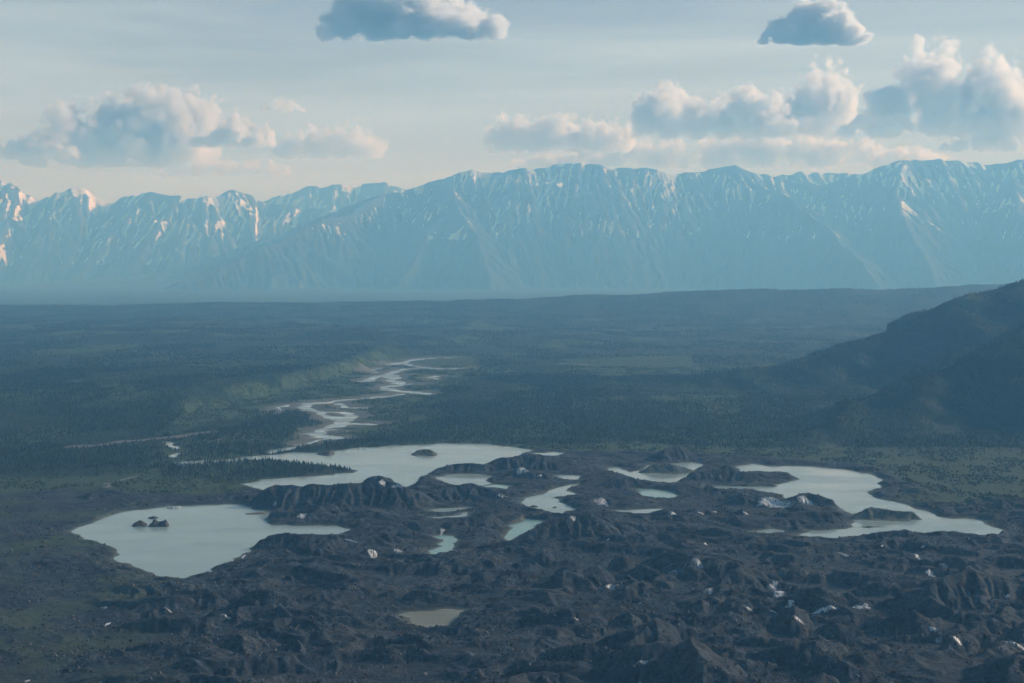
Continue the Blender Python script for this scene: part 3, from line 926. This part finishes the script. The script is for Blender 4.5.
def cones(x, y, z, g, hmin, hmax, slim, tiers, sides=5):
    n = len(x)
    hh = hmin + (hmax - hmin) * g.uniform(0, 1, n) ** 1.4
    rad = hh * slim * g.uniform(.8, 1.25, n)
    rot = g.uniform(0, 6.28, n)
    co, fc = [], []
    per = 0
    for (b, t, rs_) in tiers:
        a = np.arange(sides) / sides * 2 * np.pi
        ring = np.stack([x[:, None] + rad[:, None] * rs_ * np.cos(a[None] + rot[:, None]) * g.uniform(.75, 1.2, (n, sides)),
                         y[:, None] + rad[:, None] * rs_ * np.sin(a[None] + rot[:, None]) * g.uniform(.75, 1.2, (n, sides)),
                         z[:, None] + hh[:, None] * b + 0 * a[None]], 2)
        top = np.stack([x, y, z + hh * t], 1)[:, None, :]
        co.append(np.concatenate([ring, top], 1))
        for i in range(sides):
            fc.append((per + i, per + (i + 1) % sides, per + sides))
        per += sides + 1
    co = np.concatenate(co, 1).reshape(-1, 3)
    f = (np.arange(n)[:, None, None] * per + np.array(fc)[None]).reshape(-1, 3)
    tint = np.repeat(g.uniform(0, 1, n) ** 1.8, per)
    return co, f, tint

def bushes(x, y, z, g, rmin, rmax):
    n = len(x)
    r = g.uniform(rmin, rmax, n)
    base = np.array([(1,0,.1),(.31,.95,.1),(-.81,.59,.1),(-.81,-.59,.1),(.31,-.95,.1),(.6,.35,.75),(-.55,.45,.8),(-.1,-.65,.72),(0,0,1.1)])
    fc = [(0,1,5),(1,2,6),(1,6,5),(2,3,6),(3,4,7),(3,7,6),(4,0,7),(0,5,7),(5,6,8),(6,7,8),(7,5,8)]
    jit = g.uniform(.7, 1.3, (n, 9, 1))
    rot = g.uniform(0, 6.28, n); c, s = np.cos(rot)[:, None], np.sin(rot)[:, None]
    b = base[None] * jit
    bx = b[..., 0] * c - b[..., 1] * s; by = b[..., 0] * s + b[..., 1] * c
    co = np.stack([x[:, None] + r[:, None] * bx, y[:, None] + r[:, None] * by, z[:, None] + r[:, None] * 1.1 * b[..., 2]], 2).reshape(-1, 3)
    f = (np.arange(n)[:, None, None] * 9 + np.array(fc)[None]).reshape(-1, 3)
    return co, f, np.repeat(g.uniform(0, 1, n), 9)

FM = foliage_material('conifer', (.006, .014, .010), (.036, .056, .025))
SM = foliage_material('willow', (.028, .046, .020), (.056, .076, .032))
TIERS = [(.08, .72, 1.0), (.42, 1.0, .62)]
x1, y1, z1, g1 = scatter(230000, 2950, 6600, 901)
# the nearest trees stand as objects of their own
order = np.argsort(np.hypot(x1, y1))
vis = np.abs(px_of(x1, y1) - 512) < 530
first = order[vis[order]][:300]
rest = np.setdiff1d(np.arange(len(x1)), first)
co, f, t = cones(x1[rest], y1[rest], z1[rest], g1, 5.0, 12.5, .18, TIERS)
fo = mesh_np('forest', co, f, FM, False, {'tint': t})
tag(fo, 'dark spruce forest covering the valley floor and the hill', kind='stuff')
x2, y2, z2, g2 = scatter(210000, 6600, 14900, 902)
co, f, t = cones(x2, y2, z2, g2, 8, 18, .24, TIERS[:1], 4)
fo2 = mesh_np('distant_forest', co, f, FM, False, {'tint': t})
tag(fo2, 'hazy distant forest on the terraces', kind='stuff')
x3, y3, z3, g3 = scatter(170000, 2900, 7200, 903, True)
co, f, t = bushes(x3, y3, z3 - .3, g3, 1.6, 4.6)
sh = mesh_np('shrubs', co, f, SM, False, {'tint': t})
tag(sh, 'light green willow scrub around the lakes and the river', kind='stuff')
print('forest', len(x1), len(x2), len(x3), round(time.time() - T0, 1))

# four spruce shapes, copied
protos = []
for k in range(4):
    gg = np.random.default_rng(70 + k)
    one = np.zeros(1)
    co, f, t = cones(one, one, one, gg, 1.0, 1.0, [.15, .18, .13, .2][k],
                     [(.06, .42, 1.0), (.22, .58, .86), (.38, .74, .68), (.54, .88, .48), (.70, 1.0, .3)], 8)
    a = np.arange(5) / 5 * 6.283
    tr = np.concatenate([np.stack([.012 * np.cos(a), .012 * np.sin(a), 0 * a - .02], 1), np.stack([.008 * np.cos(a), .008 * np.sin(a), 0 * a + .12], 1)])
    n0 = len(co)
    tf = []
    for i in range(5):
        j = (i + 1) % 5
        tf += [(n0 + i, n0 + j, n0 + 5 + j), (n0 + i, n0 + 5 + j, n0 + 5 + i)]
    co = np.concatenate([co, tr]); f = np.concatenate([f, np.array(tf)]); t = np.full(len(co), [.25, .6, .1, .8][k])
    o = mesh_np('spruce_tree', co, f, FM, False, {'tint': t})
    protos.append(o)
used = [False] * 4
for i, q in enumerate(first):
    k = i % 4
    if used[k]:
        o = protos[k].copy(); C.objects.link(o)
    else:
        o = protos[k]; used[k] = True
    s = 5.0 + 7.0 * g1.uniform() ** 1.4
    o.location = (x1[q], y1[q], z1[q]); o.scale = (s, s, s); o.rotation_euler = (0, 0, g1.uniform(0, 6.28))
    tag(o, 'small dark spruce at the near edge of the forest by the moraine', 'tree', 'spruces along the near edge of the forest')

# ------------------------------------------------------------------ mountains
MM = mountain_material()
def mountain(name, crest, yc, foot, back, step, ext, snow_lo, seed, label, streak, jag=150, nero=11):
    P = np.array(crest, float)
    gx = np.arange(ext[0], ext[1], step); gy = np.arange(foot, back, step * 1.15)
    GX, GY = np.meshgrid(gx, gy)
    x, y = GX.ravel(), GY.ravel()
    cyl = yc + 900 * fbm(x / 5200.0, 0 * x, 3, seed) 
    wx = x + 260 * fbm(x / 1500.0, y / 1500.0, 3, seed + 2)
    # crest height from the image row, at the crest's own distance
    cx = np.linspace(ext[0], ext[1], 1600)
    cyy = yc + 900 * fbm(cx / 5200.0, 0 * cx, 3, seed)
    cpx = W / 2 + F * cx / (cyy * CT + CAMZ * ST)
    cpy = np.interp(cpx, P[:, 0], P[:, 1])
    _, _, cz = at_depth(cpx, cpy, cyy)
    cz = cz + jag * 1.35 * (ridged(cx / 1100.0, 0 * cx, 5, seed + 5, .62) - .62)
    z0 = np.interp(x, cx, cz)
    zs = np.interp(wx, cx, np.convolve(np.pad(cz, 60, mode='edge'), np.ones(121) / 121, 'valid'))
    d = cyl - y
    wid = np.where(d > 0, yc - foot - 500, back - yc)
    s = np.clip(np.abs(d) / wid, 0, 1)
    sharp = np.exp(-np.abs(d) / 380.0)
    zc = z0 * sharp + zs * (1 - sharp)
    g = np.random.default_rng(seed + 3)
    lines = []
    step_c = np.arange(ext[0], ext[1], 130.0)
    crest_y = lambda q: np.interp(q, cx, cyy)
    crest_z = lambda q: np.interp(q, cx, cz)
    lines.append((np.stack([step_c, crest_y(step_c), crest_z(step_c)], 1), .62))
    span = yc - foot
    xc = ext[0] + 500.0
    sg = -1
    while xc < ext[1] - 500:
        sg = -sg
        z0c = float(crest_z(xc))
        th = sg * g.uniform(.15, .8)
        L = span * g.uniform(.55, .95); n = 9
        p = [(xc, float(crest_y(xc)), z0c)]
        for k in range(1, n + 1):
            th += g.normal(0, .14); th *= .92
            f = k / n
            p.append((p[-1][0] + math.sin(th) * L / n, p[-1][1] - math.cos(th) * L / n, z0c * (1 - f) ** .92 * (.97 + .05 * g.normal()) + 20 - 60 * f))
        lines.append((np.array(p), g.uniform(.5, .68)))
        side = 1 if g.uniform() < .5 else -1
        for k in range(1, n - 1):
            for q in (0, 1):
                if g.uniform() < .35: continue
                side = -side
                a0 = np.array(p[k]) + (np.array(p[k + 1]) - np.array(p[k])) * g.uniform(0, 1)
                t2 = side * g.uniform(.6, 1.15)
                l2 = a0[2] * g.uniform(.7, 1.3); pp = [tuple(a0)]
                for j in range(1, 5):
                    t2 += g.normal(0, .16)
                    pp.append((pp[-1][0] + math.sin(t2) * l2 / 4, pp[-1][1] - math.cos(t2) * l2 / 4, a0[2] * (1 - .96 * j / 4)))
                lines.append((np.array(pp), g.uniform(.55, .75)))
        xc += g.uniform(900, 2000)
    base = -60.0
    z = base + 330 * (1 - s) ** 2.2 + 60 * fbm(x / 1600.0, y / 1600.0, 4, seed + 9) * (1 - s)
    tw1 = 65 * fbm(x / 700.0, y / 700.0, 4, seed + 20); tw2 = 65 * fbm(x / 700.0 + 40, y / 700.0, 4, seed + 25)
    ws = 70 * fbm(x / 420.0, y / 420.0, 4, seed + 27)
    for k, (Q, sl) in enumerate(lines):
        m = boxmask(x, y, Q, Q[:, 2].max() / sl + 300)
        if not m.any(): continue
        kw = 0.25 if k == 0 else 1.0
        d_, t_, i_, f_ = seg_dist(x[m] + tw1[m] * kw, y[m] + tw2[m] * kw, Q)
        zr = Q[i_, 2] + (Q[np.minimum(i_ + 1, len(Q) - 1), 2] - Q[i_, 2]) * f_ - d_ * sl + ws[m] * np.clip(d_ / 500.0, 0, 1)
        a_ = z[m]; e_ = np.clip(.5 + .5 * (zr - a_) / 16.0, 0, 1)
        z[m] = a_ + (zr - a_) * e_ + 16.0 * e_ * (1 - e_) * (k > 0)
    z = np.minimum(z, z0 + 8 + .02 * np.abs(d))
    z = z + 14 * fbm(x / 160.0, y / 160.0, 3, seed + 18) * sstep(0, 400, np.abs(d))
    Z = z.reshape(GX.shape)
    Z0 = Z.copy(); nd = int(Z.size / 16)
    Z = erode(Z, step, nero, nd, 40, np.random.default_rng(seed))
    keep = (sharp * sstep(-.01, .05, -s + .045)).reshape(Z.shape)
    Z = Z * (1 - keep) + Z0 * keep; Z = np.minimum(Z, Z0 + 60)
    z = Z.ravel()
    # concavity: snow lies in the gullies
    k = 3
    Zp = np.pad(Z, k, mode='edge')
    lap = (Zp[k:-k, 2 * k:] + Zp[k:-k, :-2 * k]) / 2 - Z
    conc = np.clip(lap.ravel() / (step * .9), -1, 1)
    sl = np.gradient(Z, step, axis=1).ravel()
    el = (z - snow_lo) / 1100.0
    snow = .07 + .26 * np.clip(el, -1, 1.0) + .30 * conc * streak + .50 * fbm(x / 1500.0, y / 1200.0, 5, seed + 30, .6) - .34 * np.clip(sl, -.7, .7)
    snow = snow + .09 * sstep(.72, 1.0, z / np.maximum(z0, 1)) * (fbm(x / 700.0, y / 700.0, 3, seed + 41) > -.1)
    snow = np.where(z < snow_lo - 500, 0, snow)
    veg = sstep(snow_lo - 150, snow_lo - 650, z + 160 * fbm(x / 700.0, y / 700.0, 3, seed + 33))
    o = mesh_np(name, np.stack([x, y, z], 1), grid_faces(len(gy), len(gx)), MM, True, {'snow': snow, 'veg': veg})
    tag(o, label, kind='structure'); return o

CREST_A = [(-500,290),(60,285),(140,276),(200,262),(260,240),(300,226),(330,213),(345,207),(365,200),(400,191),(420,186),(440,179),(462,172),(480,171),(505,172),(520,168),(545,167),(572,162.5),(590,164),(612,168),(647,168),(662,172),(677,174),(700,172),(716,169),(732,165.5),(745,170),(757,174),(775,177),(792,182),(820,186),(852,176),(882,166),(902,161),(930,160),(952,160),(982,164),(1012,161),(1040,158),(1120,154),(1300,160),(1600,180)]
CREST_B = [(-500,178),(-200,172),(-60,168),(-20,174),(0,179),(12,185),(20,190),(33,201),(45,198),(58,193),(74,188.5),(88,192),(100,200),(112,204),(127,197),(140,198),(155,192.5),(165,197),(178,194),(200,197),(215,200),(225,193),(235,189),(245,194),(262,202),(285,205),(330,212),(380,220),(460,225),(720,200),(760,185),(785,176),(799,171.5),(812,175),(842,173),(870,178),(960,190),(1600,190)]
CREST_C = [(-500,200),(200,210),(255,206),(270,200),(290,190),(315,186),(326,184),(345,187),(360,185),(385,183),(400,189),(430,196),(470,205),(700,190),(735,178),(760,174),(800,177),(1000,190),(1600,195)]
mountain('mountain_range', CREST_A, 36500, 27800, 39500, 32.0, (-17000, 19000), 1600, 600, 'broad hazy mountain range with snow streaks filling the horizon', 1.0)
mountain('mountain_range', CREST_B, 41000, 36200, 44000, 37.0, (-20500, 19000), 1000, 700, 'jagged snowy peaks of the farther range', 1.1, 300, 5)
mountain('mountain_range', CREST_C, 45500, 42500, 47500, 44.0, (-11500, 14500), 700, 800, 'small pale snowy peaks behind the other ranges', 1.1, 260, 5)
print('mountains', round(time.time() - T0, 1))

# ------------------------------------------------------------------ haze
def haze_box():
    x0, x1, y0, y1, z0, z1 = -40000, 40000, -4000, 50500, -130, 3650
    co = np.array([(x, y, z) for z in (z0, z1) for y in (y0, y1) for x in (x0, x1)], float)
    f = np.array([(0, 2, 3, 1), (4, 5, 7, 6), (0, 1, 5, 4), (2, 6, 7, 3), (0, 4, 6, 2), (1, 3, 7, 5)])
    m, nt, out = mat('haze'); b = NB(nt)
    v = b.n('ShaderNodeVolumePrincipled')
    v.inputs['Color'].default_value = (.205, .57, 1.0, 1)
    v.inputs['Absorption Color'].default_value = (.97, .97, .97, 1)
    v.inputs['Density'].default_value = 5.3e-5
    v.inputs['Anisotropy'].default_value = .1
    b.l(v.outputs[0], out.inputs['Volume'])
    o = mesh_np('haze', co, f, m)
    tag(o, 'thin blue haze filling the whole valley', kind='stuff')
haze_box()

# ------------------------------------------------------------------ clouds
def hash3(ix, iy, iz, s):
    h = (ix * 374761393 + iy * 668265263 + iz * 2147483647 + s * 974634721) & 0xFFFFFFFF
    h = ((h ^ (h >> 13)) * 1274126177) & 0xFFFFFFFF
    return ((h ^ (h >> 16)) & 0xFFFF) / 65535.0
def vnoise3(p, s):
    i = np.floor(p).astype(np.int64); f = p - i; f = f * f * (3 - 2 * f)
    r = 0
    for a in (0, 1):
        for b in (0, 1):
            for c in (0, 1):
                w = (f[:, 0] if a else 1 - f[:, 0]) * (f[:, 1] if b else 1 - f[:, 1]) * (f[:, 2] if c else 1 - f[:, 2])
                r = r + w * hash3(i[:, 0] + a, i[:, 1] + b, i[:, 2] + c, s)
    return r
def cloud_material(blobs, dens, hmax, bottom, edge, billow):
    """density of a heap of soft ellipsoids whose skin is broken up by fractal noise"""
    m, nt, out = mat('cloud'); b = NB(nt)
    p = b.pos(); cur = None
    for c, r in blobs:
        ma = b.n('ShaderNodeVectorMath', operation='MULTIPLY_ADD')
        b.l(p, ma.inputs[0]); ma.inputs[1].default_value = tuple(1 / r); ma.inputs[2].default_value = tuple(-c / r)
        le = b.n('ShaderNodeVectorMath', operation='LENGTH'); b.l(ma.outputs[0], le.inputs[0])
        v = le.outputs['Value']
        if cur is None: cur = v
        else:
            sm = b.n('ShaderNodeMath', operation='SMOOTH_MIN'); b.l(cur, sm.inputs[0]); b.l(v, sm.inputs[1]); sm.inputs[2].default_value = .12
            cur = sm.outputs[0]
    f = b.math('SUBTRACT', 1.0, cur)
    flat = b.n('ShaderNodeVectorMath', operation='MULTIPLY'); b.l(p, flat.inputs[0]); flat.inputs[1].default_value = (1, 1, 1) if billow > .6 else (.6, .6, 1)
    n1 = b.math('SUBTRACT', b.noise(2.8 / hmax, 8, .68, flat.outputs[0]), .5)
    f = b.math('ADD', f, b.math('MULTIPLY', n1, 1.8))
    vo = b.n('ShaderNodeTexVoronoi'); vo.inputs['Scale'].default_value = 4.2 / hmax; vo.inputs['Detail'].default_value = 2.0
    vo.inputs['Roughness'].default_value = .6; b.l(flat.outputs[0], vo.inputs['Vector'])
    f = b.math('ADD', f, b.math('MULTIPLY', b.math('SUBTRACT', .42, vo.outputs['Distance']), billow))
    sz = b.n('ShaderNodeSeparateXYZ'); b.l(p, sz.inputs[0])
    low = b.math('DIVIDE', b.math('SUBTRACT', bottom, sz.outputs[2]), hmax * .10)
    f = b.math('SUBTRACT', f, b.math('MAXIMUM', low, 0.0))
    d = b.n('ShaderNodeMapRange'); d.clamp = True
    d.inputs['From Min'].default_value = -.10; d.inputs['From Max'].default_value = -.10 + edge
    b.l(f, d.inputs['Value'])
    v = b.n('ShaderNodeVolumePrincipled')
    v.inputs['Color'].default_value = (1.0, 1.0, 1.0, 1)
    v.inputs['Absorption Color'].default_value = (1, 1, 1, 1)
    v.inputs['Anisotropy'].default_value = .4
    b.l(b.math('MULTIPLY', d.outputs[0], dens), v.inputs['Density'])
    m.cycles.volume_step_rate = .3
    b.l(v.outputs[0], out.inputs['Volume'])
    return m
ICO = None
def ico():
    global ICO
    if ICO is None:
        import bmesh
        bm = bmesh.new(); bmesh.ops.create_icosphere(bm, subdivisions=3, radius=1.0)
        bm.verts.ensure_lookup_table()
        ICO = (np.array([v.co[:] for v in bm.verts]), np.array([[v.index for v in f.verts] for f in bm.faces])); bm.free()
    return ICO
def cloud(px, bottom, w, profile, dist, seed, tau, label, edge=.16):
    """profile: heights in px of the top above the bottom, from left to right"""
    g = np.random.default_rng(seed)
    if dist > 30000: dist = dist * 1.22
    bx, by, bz = [float(v) for v in at_depth(px, bottom, dist)]
    mpp = dist / F
    Wm = w * mpp
    hs = np.array(profile, float) * mpp * 1.08
    hmax = hs.max(); topx = np.linspace(0, 1, len(hs))
    blobs = []
    n = int(np.clip(w / hmax * mpp * 3.2, 5, 13))
    for k in range(n):
        u = (k + .5) / n + g.uniform(-.25, .25) / n
        top = float(np.interp(u, topx, hs))
        rz = max(top * g.uniform(.46, .60), hmax * .10)
        rx = max(Wm / n * g.uniform(.7, 1.05), rz * .8)
        rx = min(rx, max(u, .06) * Wm * 1.1 + 1, max(1 - u, .06) * Wm * 1.1 + 1)
        blobs.append((np.array([bx + (u - .5) * Wm, by + g.uniform(-.3, .3) * hmax, bz + max(top - rz, rz * .55)]), np.array([rx, max(rz * 1.3, hmax * .5), rz])))
        if top > rz * 1.7:
            blobs.append((np.array([bx + (u - .5 + g.uniform(-.04, .04)) * Wm, by + g.uniform(-.2, .2) * hmax, bz + rz * .5]), np.array([rx * 1.1, hmax * .6, rz * .8])))
    v0, f0 = ico(); V, Fc, n0 = [], [], 0
    for c, r in blobs:
        V.append(v0 * (r * 1.28) + c); Fc.append(f0 + n0); n0 += len(v0)
    V = np.concatenate(V); Fc = np.concatenate(Fc)
    V[:, 2] = np.maximum(V[:, 2], bz - hmax * .12)
    tmp = mesh_np('cloud_tmp', V, Fc)
    md = tmp.modifiers.new('r', 'REMESH'); md.mode = 'VOXEL'; md.voxel_size = max(Wm / 60, hmax / 24)
    dg = bpy.context.evaluated_depsgraph_get(); dg.update()
    me = bpy.data.meshes.new_from_object(tmp.evaluated_get(dg))
    bpy.data.objects.remove(tmp, do_unlink=True)
    me.name = 'cloud'
    me.materials.clear(); me.materials.append(cloud_material(blobs, 1.3 * tau / (hmax * .7), hmax, bz, edge if dist > 30000 else .26, .72 if dist > 30000 else .55))
    o = bpy.data.objects.new('cloud', me); C.objects.link(o)
    tag(o, label, 'cloud'); return o

CLOUDS = [
 (410, 38, 195, [14, 30, 46, 60, 66, 64, 56, 44, 32, 14], 21500, 1, 7, 'wide flat cloud with a dark underside cut by the top edge'),
 (813, 43, 112, [6, 16, 30, 42, 48, 46, 36, 20, 12], 21500, 2, 7, 'single round cloud with a flat grey base high on the right'),
 (125, 166, 185, [20, 34, 62, 72, 76, 84, 86, 82, 60], 52000, 3, 7, 'large blue grey cumulus over the left peaks'),
 (38, 160, 85, [10, 20, 30, 34, 26, 12], 49500, 4, 4, 'low pale cloud at the left edge below the large cumulus'),
 (234, 147, 84, [8, 14, 24, 36, 30, 24, 14], 50500, 5, 6, 'small bright cumulus right of the large left one'),
 (330, 158, 118, [10, 24, 34, 30, 36, 28, 12], 55000, 6, 3, 'faint lumpy cloud left of centre over the snowy peaks'),
 (283, 112, 46, [4, 12, 16, 10, 4], 54000, 7, 1.5, 'thin wisp of cloud above the faint lumpy one'),
 (560, 152, 150, [24, 40, 34, 38, 34, 32, 28], 53000, 8, 4, 'low cloud bank over the middle of the range'),
 (712, 138, 165, [20, 54, 56, 44, 38, 48, 54, 40, 24], 51000, 9, 6, 'bright cumulus with several knobbly heads right of centre'),
 (812, 134, 92, [14, 30, 44, 56, 72, 66, 30], 52500, 10, 6, 'leaning cumulus tower between its two larger neighbours'),
 (935, 136, 185, [10, 26, 44, 66, 92, 94, 84, 80, 76, 60], 50000, 11, 8, 'biggest towering cumulus on the right with bright edges'),
 (1000, 152, 120, [8, 18, 28, 26, 16], 48500, 12, 3, 'low grey cloud under the towering cumulus at the right edge'),
 (735, 168, 420, [10, 18, 28, 32, 30, 34, 38, 34, 30, 22, 12], 57000, 13, 4, 'long pale cloud layer just above the crest on the right'),
 (225, 176, 140, [6, 14, 20, 16, 18, 8], 57000, 14, 1.6, 'faint low cloud layer behind the left peaks'),
]
for a in CLOUDS: cloud(*a)
print('clouds', round(time.time() - T0, 1))

# ------------------------------------------------------------------ light, sky, camera
SUN_EL, SUN_AZ = 22.0, 68.0                   # azimuth to the right of the view direction
w = bpy.data.worlds.new('World'); SC.world = w; w.use_nodes = True
nt = w.node_tree; b = NB(nt)
bg = nt.nodes['Background']
sky = b.n('ShaderNodeTexSky'); sky.sky_type = 'NISHITA'; sky.sun_disc = False
sky.sun_elevation = R(SUN_EL); sky.sun_rotation = R(SUN_AZ)
sky.altitude = 900; sky.air_density = 1.0; sky.dust_density = 1.2; sky.ozone_density = 1.6
tc = b.n('ShaderNodeTexCoord').outputs['Generated']
mp = b.n('ShaderNodeMapping'); mp.inputs['Scale'].default_value = (1.4, 1.4, 16.0); mp.inputs['Rotation'].default_value = (R(2.5), R(1.5), 0)
b.l(tc, mp.inputs[0])
st = b.ramp(b.noise(1.6, 6, .6, mp.outputs[0], .6), [(.36, .56), (.66, 1.0)])
sx = b.n('ShaderNodeSeparateXYZ'); b.l(tc, sx.inputs[0])
st = b.math('MULTIPLY', st, b.ramp(sx.outputs[2], [(.12, 1.0), (.30, .0)]))
col = b.mix(st, sky.outputs[0], (12.0, 14.2, 15.3))
b.l(col, bg.inputs[0]); bg.inputs[1].default_value = .050
sun = bpy.data.lights.new('sun', 'SUN'); sun.energy = 5.0; sun.angle = R(.6); sun.color = (1, .99, .97)
so = bpy.data.objects.new('sun', sun); C.objects.link(so)
from mathutils import Vector
sd = Vector((math.sin(R(SUN_AZ)) * math.cos(R(SUN_EL)), math.cos(R(SUN_AZ)) * math.cos(R(SUN_EL)), math.sin(R(SUN_EL))))
so.rotation_euler = (-sd).to_track_quat('-Z', 'Y').to_euler()
so.location = (3000, 1500, 2500)

cam = bpy.data.cameras.new('camera'); co_ = bpy.data.objects.new('camera', cam); C.objects.link(co_)
co_.location = (0, 0, CAMZ); co_.rotation_euler = (math.pi / 2 - TH, 0, 0)
cam.sensor_width = 36; cam.lens = 36 * F / W; cam.clip_start = 1; cam.clip_end = 200000
SC.camera = co_

SC.view_settings.view_transform = 'Standard'; SC.view_settings.look = 'None'
SC.view_settings.exposure = 0; SC.view_settings.gamma = 1
SC.render.engine = 'CYCLES'
cy = SC.cycles
cy.use_denoising = True
cy.max_bounces = 8; cy.diffuse_bounces = 2; cy.glossy_bounces = 2; cy.volume_bounces = 4
cy.use_adaptive_sampling = True; cy.adaptive_threshold = .05; cy.adaptive_min_samples = 16; cy.transmission_bounces = 2
cy.sample_clamp_indirect = 5
print('done', round(time.time() - T0, 1))
